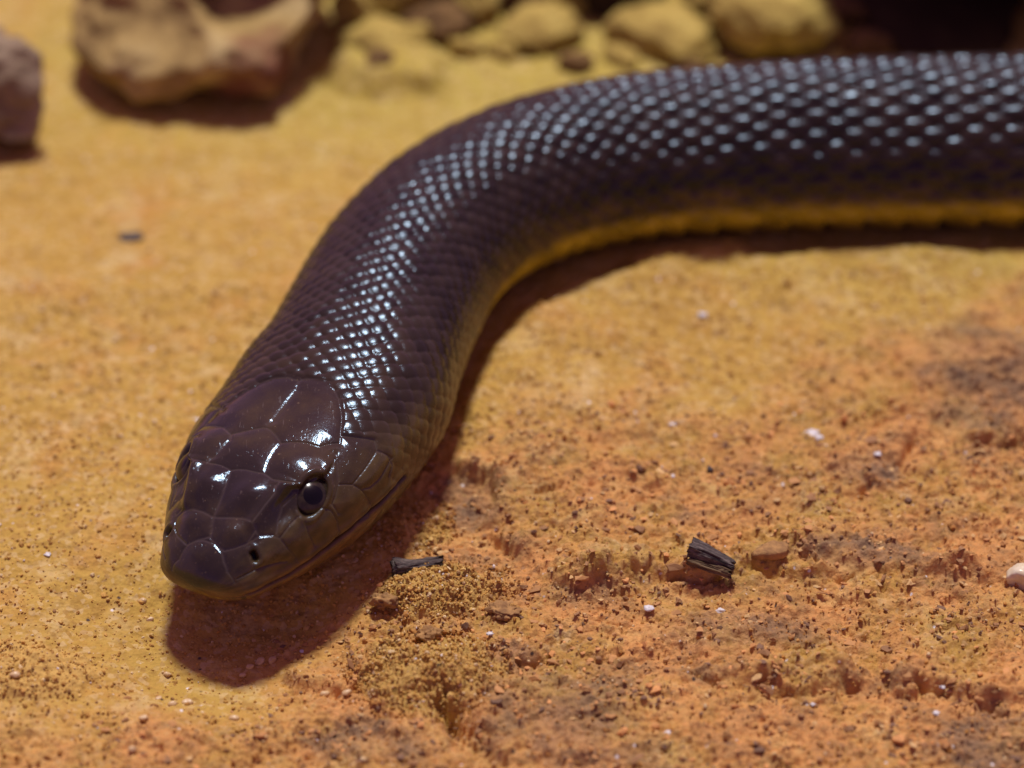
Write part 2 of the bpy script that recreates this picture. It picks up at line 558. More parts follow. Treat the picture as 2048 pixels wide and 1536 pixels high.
rock('rock', unp(425, 225)[:2] + [0, 1.55], (3.75, 3.4, 1.9), 11, M_PALE, 'large pale cream rock with a rusty brown hollow in its side',
     cuts=5, rough=.17, boxy=3, dents=((.42, -.65, .65, .7, .55), (-.95, -.5, .1, .4, .12), (-.4, -.85, .25, .4, .10)), sink=.2)
rock('rock', unp(-60, 335)[:2] + [0, 1.0], (2.2, 2.2, 1.5), 23, M_GREY, 'upright grey brown rock standing alone on the sand beside the large cream rock',
     cuts=6, sink=.15, boxy=2.6, rough=.17)
RUB = 'rubble stones along the sandy bank'
for k, (px, py, dx, dy, dz, mt) in enumerate([(705, 60, .8, .7, .6, 0), (760, 170, .5, .4, .3, 1), (820, 110, .7, .6, .45, 0), (930, 120, .5, .5, .35, 0), (960, 40, .9, .7, .6, 0),
                                              (1010, 120, .6, .5, .3, 0), (1040, 20, .9, .8, .7, 1), (1130, 30, .7, .7, .6, 0), (1420, 40, 1.0, .9, .8, 0), (1240, 130, .7, .5, .3, 0),
                                              (850, 15, .9, .8, .8, 1), (1690, 60, .7, .6, .5, 1), (1380, 150, .5, .4, .25, 1)]):
    rock('stone', unp(px, py)[:2] + [0, .2], (dx, dy, dz), 301 + k, (M_YELLOW, M_BROWN)[mt], 'rough crumbly stone in the rubble bank behind the snake', RUB,
         cuts=7, sub=4, rough=.26, rotz=k * 1.3)
rock('stone', unp(745, 120)[:2] + [0, .3], (1.1, 1.2, .5), 31, M_YELLOW, 'sandy lump of stone touching the right side of the large cream rock', cuts=6, sub=4, rough=.22)
rock('stone', unp(875, 75)[:2] + [0, .2], (.9, .9, .6), 37, M_BROWN, 'small brown crumbly stone with dark gaps, near the large cream rock', cuts=7, sub=4, rough=.24)
rock('stone', unp(800, 30)[:2] + [0, .3], (1.1, .9, .6), 38, M_YELLOW, 'small yellow stone behind the brown crumbly stone', cuts=7, sub=4, rough=.22)
rock('rock', unp(915, 5)[:2] + [0, .6], (1.2, 1.0, 1.0), 41, M_DARK, 'dark brown rock lump behind the small yellow stones', cuts=7, sub=4)
rock('stone', unp(1075, 90)[:2] + [0, .3], (1.2, 1.1, .55), 43, M_YELLOW, 'low flat yellow stone sunk in the sand between darker gaps', cuts=6, sub=4, rough=.2)
rock('stone', unp(1150, 130)[:2], (.5, .45, .35), 45, M_BROWN, 'little brown stone in front of the low flat yellow stone', cuts=6, sub=4, rough=.2)
rock('rock', unp(1230, 45)[:2] + [0, .6], (1.8, 1.2, 1.1), 47, M_DARK, 'dark reddish brown rock added for the shade in the gap behind the yellow stones', cuts=7, sub=4)  # stands in for a shaded gap; its dark colour carries the shade
rock('stone', unp(1330, 110)[:2] + [0, .4], (1.7, 1.5, .55), 51, M_YELLOW, 'broad low yellow stone half buried in sand beside the rounded yellow rock', cuts=6, sub=4, rough=.14)
rock('rock', unp(1555, 128)[:2] + [0, .6], (1.75, 1.5, 1.0), 57, M_YELLOW, 'rounded yellow rock with an undercut base behind the snake body',
     cuts=5, rough=.12, dents=((.1, -.6, -.8, .6, .25),), sink=.05)
rock('stone', unp(1735, 118)[:2] + [0, .2], (.7, .5, .4), 61, M_BROWN, 'small brown stone at the mouth of the dark hollow', cuts=6, sub=4, rough=.16)

# the ledge over the black hollow: a roof slab resting on a back rock and a side rock
rock('overhanging_rock', (8.7, 10.9, .62), (8.6, 7.6, 3.0), 71, M_BROWN, 'thick dark olive brown rock slab jutting over a black hollow',
     cuts=3, rough=.07, sink=0, tilt=math.radians(9), boxy=5)
rock('rock', (7.0, 11.6), (7.5, 3.6, 3.2), 73, M_DARK, 'dark rock closing the back of the black hollow', cuts=4, sink=.5, boxy=4)
rock('rock', (5.9, 8.9), (3.0, 3.0, .5), 77, M_DARK, 'low dark rock added to deepen the shade on the floor of the black hollow', cuts=4, sink=.3, boxy=4, sub=4)  # added so the hollow floor goes black; shade put into its colour
rock('rock', (12.6, 9.4), (3.0, 5.0, 3.0), 79, M_DARK, 'dark rock holding up the far end of the jutting slab', cuts=6, sink=.3, boxy=4)

# ------------------------------------------------------------------ the snake
KW = [0, .06, .2, .5, 1.0, 1.6, 2.3, 3.2, 4.0, 5.2, 7, 10, 14, 22, 40, 58]
PROF = dict(
    w=[0.0, 0.394, 0.561, 0.711, 0.945, 1.146, 1.226, 1.25, 1.139, 1.087, 1.028, 1.013, 1.036, 1.04, .8, .06],
    a=[0.0, 0.161, 0.276, 0.429, 0.595, 0.721, 0.753, 0.792, 0.83, 0.866, 0.901, 0.94, 1.013, 1.02, .78, .06],
    b=[0.0, 0.125, 0.281, 0.437, 0.585, 0.668, 0.759, 0.83, 0.824, 0.871, 0.932, 0.95, 0.968, .97, .76, .06],
    nt=[2.0, 2.1, 2.3, 2.5, 2.6, 2.6, 2.5, 2.3, 2.1, 2, 2, 2, 2, 2, 2, 2],
    nb=[2.0, 2.0, 2.2, 2.3, 2.4, 2.5, 2.5, 2.4, 2.4, 2.4, 2.4, 2.4, 2.4, 2.4, 2.2, 2])
ROLL = -7.0


def pchip(x, y, xi):
    x, y = np.asarray(x, float), np.asarray(y, float)
    h = np.diff(x)
    d = np.diff(y) / h
    m = np.zeros_like(y)
    w1, w2 = 2 * h[1:] + h[:-1], h[1:] + 2 * h[:-1]
    with np.errstate(all='ignore'):
        mm = (w1 + w2) / (w1 / d[:-1] + w2 / d[1:])
    m[1:-1] = np.where(d[:-1] * d[1:] > 0, mm, 0)
    m[0], m[-1] = d[0], d[-1]
    i = np.clip(np.searchsorted(x, xi) - 1, 0, len(h) - 1)
    t = (xi - x[i]) / h[i]
    return (1 + 2 * t) * (1 - t) ** 2 * y[i] + t * (1 - t) ** 2 * h[i] * m[i] + t * t * (3 - 2 * t) * y[i + 1] + t * t * (t - 1) * h[i] * m[i + 1]


def catmull(P, n=60):
    P = np.asarray(P, float)
    Q = np.vstack([2 * P[0] - P[1], P, 2 * P[-1] - P[-2]])
    out = []
    for i in range(1, len(Q) - 2):
        p0, p1, p2, p3 = Q[i - 1:i + 3]
        t0 = 0
        t1 = t0 + np.linalg.norm(p1 - p0) ** .5
        t2 = t1 + np.linalg.norm(p2 - p1) ** .5
        t3 = t2 + np.linalg.norm(p3 - p2) ** .5
        t = np.linspace(t1, t2, n, endpoint=False)[:, None]
        A1 = (t1 - t) / (t1 - t0) * p0 + (t - t0) / (t1 - t0) * p1
        A2 = (t2 - t) / (t2 - t1) * p1 + (t - t1) / (t2 - t1) * p2
        A3 = (t3 - t) / (t3 - t2) * p2 + (t - t2) / (t3 - t2) * p3
        B1 = (t2 - t) / (t2 - t0) * A1 + (t - t0) / (t2 - t0) * A2
        B2 = (t3 - t) / (t3 - t1) * A2 + (t - t1) / (t3 - t1) * A3
        out.append((t2 - t) / (t2 - t1) * B1 + (t - t1) / (t2 - t1) * B2)
    out.append(P[-1:])
    return np.vstack(out)


SPINE = catmull(CTRL)
SLEN = np.r_[0, np.cumsum(np.linalg.norm(np.diff(SPINE, axis=0), axis=1))]
S_MAX = SLEN[-1]
KW[-1] = S_MAX


def spine_at(s):
    return np.stack([np.interp(s, SLEN, SPINE[:, k]) for k in range(3)], -1)


def surf(s, phi):
    """base surface of the snake: s along the spine from the snout (cm), phi round it (radians, 0 = crown, + = its left as we face it)"""
    s = np.atleast_1d(np.asarray(s, float))
    P = spine_at(s)
    T = spine_at(s + .03) - spine_at(s - .03)
    T /= np.linalg.norm(T, axis=-1, keepdims=True)
    U = np.array([0, 0, 1.]) - T * T[..., 2:3]
    U /= np.linalg.norm(U, axis=-1, keepdims=True)
    S = np.cross(T, U)
    r = np.radians(ROLL * np.clip(1 - (s - 2.2) / 3., 0, 1))[..., None]
    U, S = U * np.cos(r) + S * np.sin(r), S * np.cos(r) - U * np.sin(r)
    q, k = np.sqrt(s), np.sqrt(KW)
    w, a, b, nt, nb = [pchip(k, PROF[n], q) for n in ('w', 'a', 'b', 'nt', 'nb')]
    if np.ndim(phi) == 2:
        w, a, b, nt, nb = [z[:, None] for z in (w, a, b, nt, nb)]
        P, U, S = P[:, None], U[:, None], S[:, None]
    sn, cs = np.sin(phi), np.cos(phi)
    n = np.where(cs > 0, nt, nb)
    X = w * np.sign(sn) * np.abs(sn) ** (2 / n)
    Z = np.where(cs > 0, a, b) * np.sign(cs) * np.abs(cs) ** (2 / n)
    return P + S * X[..., None] + U * Z[..., None]


# head shields: borders as (s, phi in degrees)
TOP = [
    [(0.122, 66.2), (0.158, 40.2), (0.225, 26.2), (0.291, 18.2), (0.347, 6.7), (0.353, -1.2), (0.322, -8.2), (0.274, -15.7), (0.2, -21.7), (0.133, -27.7), (0.057, -54.2)],
    [(0.407, 1.2), (0.38, 2.7), (0.328, 11.7), (0.315, 19.2)],
    [(0.315, 19.2), (0.38, 27.7), (0.472, 35.7), (0.591, 39.7), (0.678, 50.7), (0.696, 58.7), (0.696, 72.1), (0.743, 94.1)],
    [(0.274, -16.7), (0.347, -5.7), (0.373, -1.2), (0.407, 1.2)],
    [(0.608, -1.2), (0.518, -0.2), (0.407, 1.2)],
    [(0.608, -1.2), (0.643, 6.2), (0.687, 17.7), (0.678, 26.2)],
    [(0.678, 26.2), (0.634, 32.7), (0.472, 35.7)],
    [(0.608, -1.2), (0.634, -8.7), (0.643, -18.7), (0.608, -29.2), (0.558, -38.7)],
    [(0.558, -38.7), (0.45, -39.7), (0.353, -32.2), (0.274, -16.7)],
    [(0.608, -1.2), (0.895, -1.7), (1.155, -3.2)],
    [(0.678, 26.2), (0.885, 25.7), (1.035, 26.2), (1.115, 23.2), (1.195, 24.7)],
    [(1.155, -3.2), (1.205, 0.7), (1.205, 5.2), (1.215, 10.7), (1.175, 17.7), (1.195, 24.7), (1.246, 35.7)],
    [(1.155, -3.2), (1.185, -9.2), (1.185, -18.7), (1.195, -22.7), (1.135, -30.7), (1.215, -46.7)],
    [(1.215, 10.7), (1.346, 8.7), (1.496, 7.7), (1.636, 7.7)],
    [(1.185, -18.7), (1.306, -15.2), (1.506, -12.2), (1.596, -13.7)],
    [(1.806, -0.7), (1.736, 2.7), (1.636, 7.7)],
    [(1.806, -0.7), (1.746, -4.2), (1.666, -9.2), (1.596, -13.7)],
    [(1.636, 7.7), (1.696, 12.2), (1.746, 18.7), (1.766, 27.7), (1.856, 31.2), (1.926, 36.7)],
    [(1.596, -13.7), (1.646, -17.7), (1.696, -22.2), (1.726, -33.2), (1.736, -42.2)],
    [(1.806, -0.7), (1.926, -0.2), (2.217, -0.2), (2.427, -0.2), (2.597, -1.7)],
    [(1.926, 36.7), (2.056, 32.2), (2.237, 27.2), (2.477, 18.7), (2.607, 12.7), (2.687, 10.2)],
    [(2.597, -1.7), (2.657, 0.2), (2.687, 5.2), (2.687, 10.2)],
    [(1.736, -42.2), (1.986, -38.7), (2.147, -33.2), (2.317, -25.7), (2.477, -19.7), (2.587, -13.2), (2.627, -7.2), (2.597, -1.7)]]
SIDE = [
    [(0.457, 39.7), (0.393, 48.7), (0.353, 59.2), (0.315, 69.2)],
    [(0.154, 61.7), (0.315, 69.2), (0.503, 81.1), (0.634, 88.1)],
    [(0.591, 39.7), (0.634, 32.2)],
    [(0.696, 58.7), (0.715, 51.7), (0.845, 41.2), (0.975, 35.7), (1.155, 37.2)],
    [(0.696, 58.7), (0.865, 54.7), (0.975, 54.2)],
    [(1.035, 60.2), (1.095, 57.7), (1.195, 62.2), (1.266, 71.2), (1.276, 83.6), (1.256, 90.1), (1.195, 94.1)],
    [(0.985, 62.7), (0.945, 75.6), (0.955, 89.1)],
    [(1.786, 39.7), (1.636, 49.2), (1.556, 54.7), (1.396, 63.7), (1.316, 67.2), (1.316, 78.1)],
    [(1.526, 39.7), (1.496, 45.2), (1.546, 45.7), (1.716, 41.7)],
    [(2.016, 33.7), (2.097, 43.7), (2.197, 54.7), (2.117, 61.2), (1.856, 64.2), (1.626, 66.2), (1.516, 58.2)],
    [(1.626, 66.2), (1.676, 74.6), (1.716, 84.6), (1.726, 90.1), (1.666, 95.6), (1.526, 94.1)],
    [(2.117, 61.2), (2.177, 69.7), (2.197, 74.6)],
    [(1.676, 74.6), (1.786, 78.6), (1.936, 79.1), (2.197, 74.6)],
    [(2.107, 61.7), (2.177, 71.2), (2.157, 79.6), (2.077, 84.1)]]
MOUTH = [(2.3, 93), (1.9, 93), (1.466, 93), (1.195, 95.5), (1.005, 97), (0.8, 101), (0.617, 104), (0.36, 103), (0.185, 108), (.10, 135), (.09, 180)]
BROW = [(1.165, 27), (1.226, 32.2), (1.266, 36.2), (1.386, 38.7), (1.516, 39.5), (1.62, 38)]
CANTHUS = [(0.696, 26.5), (0.885, 26.5), (1.025, 27.0), (1.145, 27)]
EYE, NOSTRIL = (1.245, 48.5), [(0.425, 49.5), (0.40, 57.0)]


def mirror(L):
    return [(s, -p) for s, p in L]


def sample(L, step=.006):
    out = []
    for (s0, p0), (s1, p1) in zip(L[:-1], L[1:]):
        e = surf([s0, s1], np.radians([p0, p1]))
        n = max(2, int(np.linalg.norm(e[1] - e[0]) / step))
        k = np.linspace(0, 1, n)
        out.append(surf(s0 + (s1 - s0) * k, np.radians(p0 + (p1 - p0) * k)))
    return np.vstack(out)


def tree(lines):
    P = np.vstack([sample(L) for L in lines])
    k = kdtree.KDTree(len(P))
    for i, q in enumerate(P):
        k.insert(q, i)
    k.balance()
    return k


# rings: fine on the head, scale-sized steps behind it
s_list = list(np.linspace(.012, 1, 120) ** 2 * .8)
while s_list[-1] < S_MAX - .02:
    q = s_list[-1]
    s_list.append(q + float(np.interp(q, [.8, 2.4, 2.8, 6, 9, 15, 16, 20, 60], [.0085, .0085, .0115, .014, .022, .026, .06, .2, .3])))
s_list[-1] = S_MAX - .01
SS = np.array(s_list)
ph_d = np.linspace(-128, 128, 440)
ph_v = np.linspace(128, 232, 64)[1:-1]
PHI = np.radians(np.r_[ph_d, ph_v])
nu, nv = len(SS), len(PHI)
PH2 = np.broadcast_to(PHI[None], (nu, nv))
S2 = np.broadcast_to(SS[:, None], (nu, nv))
G = surf(SS, PH2)
du = np.gradient(G, axis=0)
dv = np.roll(G, -1, 1) - np.roll(G, 1, 1)
NRM = np.cross(du, dv)
NRM /= np.linalg.norm(NRM, axis=-1, keepdims=True) + 1e-12
if (NRM * (G - spine_at(SS)[:, None])).sum(-1).mean() < 0:
    NRM = -NRM

# --- scales of the neck and body: a lattice of overlapping rounded rhombs, belly shields below
PHV = math.radians(116)
NROW = 31
i0 = int(np.argmin(np.abs(PHI)))
seg = np.linalg.norm(np.roll(G, -1, 1) - G, axis=-1)
arc = np.concatenate([np.zeros((nu, 1)), np.cumsum(seg, axis=1)[:, :-1]], 1)
arc = arc - arc[:, i0:i0 + 1]
arcv = np.array([np.interp(PHV, PHI[i0:440], arc[i, i0:440]) for i in range(nu)])
VV = arc / arcv[:, None] * (NROW / 2)
PLEN = np.interp(SS, [0, 2.4, 3.0, 4.5, 7, 10, 12.5, 20, 40, 60], [.18, .185, .185, .20, .30, .44, .50, .52, .45, .2])
UU = np.concatenate([[0], np.cumsum(np.diff(SS) / ((PLEN[1:] + PLEN[:-1]) / 2))])
U2 = np.broadcast_to(UU[:, None], (nu, nv)) + 0.12 * noise3(S2 * 1.3, VV * .35, 2.0)
V2 = VV + 0.20 * noise3(S2 * 1.1, VV * .3, 8.0)
vj = np.floor(V2)
hb = np.full((nu, nv), -9.0)
srand = np.zeros((nu, nv))
rad = np.zeros((nu, nv))
hash_ = np.random.default_rng(21).uniform(-1, 1, 4096)
for dj in (-1, 0, 1, 2):
    j = vj + dj
    off = 0.5 * (np.mod(j, 2))
    ui = np.floor(U2 - off)
    for di in (-1, 0, 1):
        i = ui + di
        a = U2 - (i + off)
        b = V2 - j
        r = ((np.abs(a) / .56) ** 2.0 + (np.abs(b) / .98) ** 2.0) ** .5
        k = (np.mod(i * 131 + j * 17, 4096)).astype(int)
        hh = 1.0 - r ** 2.6 + (.50 + .22 * hash_[(k * 11 + 5) % 4096]) * a + .16 * hash_[(k * 13 + 9) % 4096] * b + .12 * hash_[k]
        m = hh > hb
        hb = np.where(m, hh, hb)
        srand = np.where(m, hash_[(k * 7 + 3) % 4096], srand)
        rad = np.where(m, r, rad)
hb = np.clip(hb, -.35, 1.3)
amp = PLEN * np.interp(SS, [0, 2.3, 3.2, 6, 12, 60], [.07, .095, .15, .175, .175, .17])
scale_h = hb * amp[:, None]
uv_ = U2 - np.floor(U2)
vent_h = (uv_ ** .8 * .9 - .9 * sstep(.86, 1.0, uv_)) * (PLEN * .2)[:, None]
vent = sstep(NROW / 2 - .1, NROW / 2 + .5, np.abs(VV))
body_h = scale_h * (1 - vent) + vent_h * vent

# --- head shields
hp = np.degrees(PHI)
lim_d = np.interp(np.abs(hp), [0, 8, 15, 20, 28, 34, 45, 55, 65, 75, 84, 95, 110, 180], [2.66, 2.66, 2.56, 2.44, 2.24, 2.04, 2.12, 2.22, 2.2, 2.2, 2.1, 1.95, 1.7, 1.5])
hz = 1 - sstep(-.03, .05, S2 - lim_d[None])
kd_top = tree(TOP + SIDE + [mirror(L) for L in SIDE])
kd_mouth = tree([MOUTH, mirror(MOUTH)])
kd_ridge = tree([BROW, mirror(BROW), CANTHUS, mirror(CANTHUS)])
kd_nos = tree([NOSTRIL, mirror(NOSTRIL)])
eyeR = surf([EYE[0]], np.radians([EYE[1]]))[0]
eyeL = surf([EYE[0]], np.radians([-EYE[1]]))[0]
nh = int(np.searchsorted(SS, 2.8))
dt = np.full((nu, nv), 9.0)
dm, dr, dn = dt.copy(), dt.copy(), dt.copy()
Gh = G[:nh]
for arr, kd, lim in ((dt, kd_top, 2.8), (dm, kd_mouth, 2.5), (dr, kd_ridge, 1.9), (dn, kd_nos, .8)):
    n_ = int(np.searchsorted(SS, lim))
    pts_ = G[:n_].reshape(-1, 3)
    arr[:n_] = np.fromiter((kd.find(q)[2] for q in pts_), float, len(pts_)).reshape(n_, nv)
je = [int(np.argmin(np.abs(PHI - math.radians(q * EYE[1])))) for q in (1, -1)]
i_e = int(np.searchsorted(SS, EYE[0]))
darc = np.minimum(np.abs(arc - arc[i_e, je[0]]), np.abs(arc - arc[i_e, je[1]]))
de = np.hypot(S2 - EYE[0], darc / .66)              # the eye opening is longer than high
head_h = 0.026 * (1 - np.exp(-dt / .11)) - 0.009 * np.exp(-(dt / .009) ** 2)
ridge = .045 * np.exp(-(dr / .075) ** 2) * (1 - sstep(1.15, 1.2, S2)) + 0 * dr
mouth_g = -.05 * np.exp(-(dm / .018) ** 2) + .02 * np.exp(-((dm - .07) / .05) ** 2)
nost = -.09 * np.exp(-(dn / .028) ** 2) + .012 * np.exp(-((dn - .07) / .03) ** 2)
# hollow in front of and below the eye, socket, swelling of the cheek behind
ap = np.abs(np.degrees(PH2))
lore = -.05 * np.exp(-((S2 - .95) / .22) ** 2 - ((ap - 44) / 9) ** 2)
sock = -.085 * (1 - sstep(.185, .235, de)) + .014 * np.exp(-((de - .27) / .03) ** 2)
bphi = np.interp(SS, [q[0] for q in BROW], [q[1] for q in BROW])[:, None]
bd = (bphi + 4.0 - ap) * .0165                     # cm above (+) or below (-) the brow edge
shelf = .085 * sstep(-.05, .03, bd) * np.exp(-np.maximum(bd, 0) / .25) * sstep(.8, 1.25, S2) * (1 - sstep(1.35, 1.85, S2))
cheek = shelf + .04 * np.exp(-((S2 - 2.0) / .45) ** 2 - ((ap - 72) / 18) ** 2)
front = sstep(.0, .25, S2)
bulge = 0
for bs, bp, bh_, br_ in ((.93, 12.5, .062, .185), (.52, 17, .022, .11), (.20, 0, .020, .12), (1.42, 24, .02, .2), (1.45, -2, .012, .2)):
    for sg in ((1, -1) if bp > 3 else (1,)):
        c_ = surf([bs], np.radians([sg * bp - 2]))[0]
        bulge = bulge + bh_ * np.exp(-((G - c_) ** 2).sum(-1) / br_ ** 2)
disp = bulge + hz * (head_h * (.4 + .6 * front)) + (1 - hz) * body_h + ridge * (S2 < 1.9) + mouth_g + nost + lore + sock + cheek
disp = disp - .006 * hz
disp *= sstep(0, 2.0, S_MAX - S2)
SV = G + NRM * disp[..., None]

# --- colouring of the skin: dark brown back, olive flank, yellow belly, paler lips
na = noise3(S2 * 2.2, np.degrees(PH2) * .05, 3.0)
nb_ = noise3(S2 * 7, np.degrees(PH2) * .16, 13.0)
back = np.array([.030, .0185, .012])
olive = np.array([.105, .070, .022])
yellow = np.array([.46, .37, .02])
lip = np.array([.17, .095, .030])
lo = np.interp(SS, [0, 1.5, 3, 6, 9, 14, 60], [30, 38, 52, 62, 76, 80, 80])[:, None]
hi = np.interp(SS, [0, 1.5, 3, 6, 9, 14, 60], [85, 85, 96, 102, 103, 102, 102])[:, None]
t1 = sstep(0, 1, (ap + 8 * na + 5 * nb_ - lo) / (hi - lo))[..., None]
t2 = sstep(0, 1, (ap + 4 * na - np.interp(SS, [0, 3, 5, 8, 12, 60], [150, 108, 98, 95, 94, 94])[:, None]) / 14)[..., None]
colv = back * (1 - t1) + olive * t1
colv = colv * (1 - t2) + yellow * t2
warm = sstep(.9, 2.6, S2) * (1 - sstep(2.6, 4.5, S2)) * (1 - t1[..., 0])
colv = colv + (warm * (.5 + .5 * na))[..., None] * np.array([.014, .007, .0])
lipm = hz * sstep(84, 100, ap + 6 * nb_) * (1 - sstep(1.6, 2.4, S2))
colv = colv * (1 - .75 * lipm[..., None]) + lip * .75 * lipm[..., None]
vseam = (vent * np.maximum(sstep(.82, .97, uv_), 1 - sstep(.0, .10, uv_)))[..., None]
colv = colv * (1 - .6 * vseam)
mott = 1 + .5 * nb_ * hz * t1[..., 0] + .3 * srand * (1 - hz)
colv = colv * mott[..., None]
seam = (hz * np.exp(-(dt / .012) ** 2) * .6 + (1 - hz) * sstep(.86, 1.02, rad) * .35 * (1 - vent))[..., None]
colv = colv * (1 - seam) + np.array([.085, .06, .05]) * seam
inside = np.clip(np.exp(-(dn / .03) ** 2) + .9 * np.exp(-(dm / .014) ** 2) + (1 - sstep(.2, .24, de)), 0, 1)[..., None]
colv = colv * (1 - inside) + np.array([.012, .007, .006]) * inside
head_m = np.stack([hz, t1[..., 0], vent], -1)

snake = bpy.data.objects.new('snake', None)
COL.objects.link(snake)
snake.empty_display_size = .01
tag(snake, 'glossy dark brown snake with a yellow belly edge, head lowered onto the sand', 'snake')

t = NT('snake_skin')
o = t.obj()
c = t.attr('skin')
hm = t.split(t.attr('zone'))
fine = t.noise(o, 30, 3, .6)
scr = t.noise(t.mapping(o, (1, .10, 1), (0, 0, math.radians(-35))), 38, 3, .6)
scr2 = t.noise(t.mapping(o, (1, .10, 1), (0, 0, math.radians(40))), 34, 3, .6)
scratch = t.math('MULTIPLY', t.math('ADD', t.ramp(scr, [(.66, 0.0), (.72, 1.0)]), t.ramp(scr2, [(.67, 0.0), (.73, 1.0)])), hm[0])
dust = t.math('MULTIPLY', t.ramp(t.noise(o, 22, 2, .5), [(.70, 0.0), (.75, 1.0)]), hm[0])
blot = t.math('MULTIPLY', t.ramp(t.noise(o, 1.6, 5, .65), [(.46, 0.0), (.66, 1.0)]), hm[0])
c = t.mix(t.math('MULTIPLY', blot, .55), c, (.075, .045, .014))
c = t.mix(t.math('MULTIPLY', scratch, .38), c, (.17, .12, .09))
c = t.mix(t.math('MULTIPLY', dust, .5), c, (.22, .15, .08))
c = t.mix(t.math('MULTIPLY', t.ramp(t.noise(o, 3, 4, .6), [(.35, 1.0), (.6, 0.0)]), .35), c, t.mix(1.0, c, (.55, .5, .45), 'MULTIPLY'))
ro = t.math('ADD', t.math('MULTIPLY', fine, .16), t.math('ADD', t.math('MULTIPLY', t.noise(o, 2.4, 4, .6), .16), .03))
ro = t.math('ADD', ro, t.math('MULTIPLY', scratch, .12))
ro = t.math('ADD', ro, t.math('MULTIPLY', hm[1], .14))
sp = t.math('ADD', t.math('MULTIPLY', t.math('MULTIPLY', hm[0], t.math('SUBTRACT', 1.0, hm[1])), .20), .36)
ro = t.math('SUBTRACT', ro, t.math('MULTIPLY', t.math('MULTIPLY', hm[0], t.math('SUBTRACT', 1.0, hm[1])), .06))
M_SKIN = t.done(c, ro, t.bump(t.math('ADD', fine, t.math('MULTIPLY', scratch, -.5)), .004, .5), spec=sp, Specular_Tint=(.50, .73, 1.0, 1))

tip = surf([.0001], [0.0])[0]
tail = spine_at(np.array([S_MAX]))[0]
VERT = np.vstack([SV.reshape(-1, 3), tip[None], tail[None]])
FQ = grid_faces(nu, nv, True)
jj = np.arange(nv)
F1 = np.stack([np.full(nv, nu * nv), jj, (jj + 1) % nv], -1)
F2 = np.stack([np.full(nv, nu * nv + 1), (nu - 1) * nv + (jj + 1) % nv, (nu - 1) * nv + jj], -1)
ext = lambda A, e: np.vstack([A.reshape(-1, 3), e, e])
body = mesh_np('body', VERT, [FQ, F1, F2], M_SKIN, snake,
               attrs={'skin': ext(colv, np.array([[.03, .018, .013]])), 'zone': ext(head_m, np.array([[1, 0, 0.]]))})
body['label'] = 'continuous body with head shields and rows of glossy scales'

# eyes
t = NT('eye_surface')
M_EYE = t.done((.03, .02, .012), .2, None, spec=.3, Coat_Weight=.1, Coat_Roughness=.1)
t = NT('eye_ring')
M_IRIS = t.done(t.ramp(t.noise(t.obj(), 18, 3), [(.3, (.016, .011, .008)), (.7, (.04, .028, .018))]), .2, None, spec=.3, Coat_Weight=.1, Coat_Roughness=.1)
t = NT('eye_pupil')
M_PUPIL = t.done((.004, .003, .004), .2, None, spec=.3, Coat_Weight=.1, Coat_Roughness=.1)
ie = int(np.searchsorted(SS, EYE[0]))


def cap(center, axis, R, a0, a1, n=24, m=64):
    """band of a sphere round axis between polar angles a0 and a1 (radians)"""
    axis = axis / np.linalg.norm(axis)
    e1 = np.cross(axis, [0, 0, 1.])
    e1 /= np.linalg.norm(e1)
    e2 = np.cross(axis, e1)
    al = np.linspace(a0, a1, n)[:, None]
    be = np.linspace(0, 2 * math.pi, m, endpoint=False)[None]
    v = axis * np.cos(al)[..., None] + (e1 * np.cos(be)[..., None] + e2 * np.sin(be)[..., None]) * np.sin(al)[..., None]
    f = grid_faces(n, m, True)
    vv = v.reshape(-1, 3)
    if a0 < 1e-3:
        pass
    return center + vv * R, f[:, ::-1]


for sgn in (1, -1):
    pe = surf([EYE[0]], np.radians([sgn * EYE[1]]))[0]
    jn = int(np.argmin(np.abs(PHI - math.radians(sgn * EYE[1]))))
    n = NRM[ie, jn]
    R = .30
    cen = pe - n * .275
    v, f = cap(cen, n, R, .001, 2.4, 40)
    e = mesh_np('eye', v, f, M_EYE, snake)
    look = n + np.array([0, 0, -.05])
    v, f = cap(cen, look, R + .002, .36, .72, 14)
    mesh_np('iris', v, f, M_IRIS, e)
    v, f = cap(cen, look, R + .0025, .001, .36, 14)
    mesh_np('pupil', v, f, M_PUPIL, e)

# the snake's empty stands on the ground under its neck; parts keep their place
base = Vector((-1.85 * CM, -1.16 * CM, 0))
snake.location = base
for ch in list(snake.children):
    ch.matrix_parent_inverse = __import__('mathutils').Matrix.Translation(-base)

# ------------------------------------------------------------------ loose sand grains (too many to count)
t = NT('sand_grain')
gc = t.attr('tone')
M_GRAIN = t.done(gc, .7, None, spec=.25)
gv, gf = ico(1)
ngr = 20000
gr = np.random.default_rng(91)
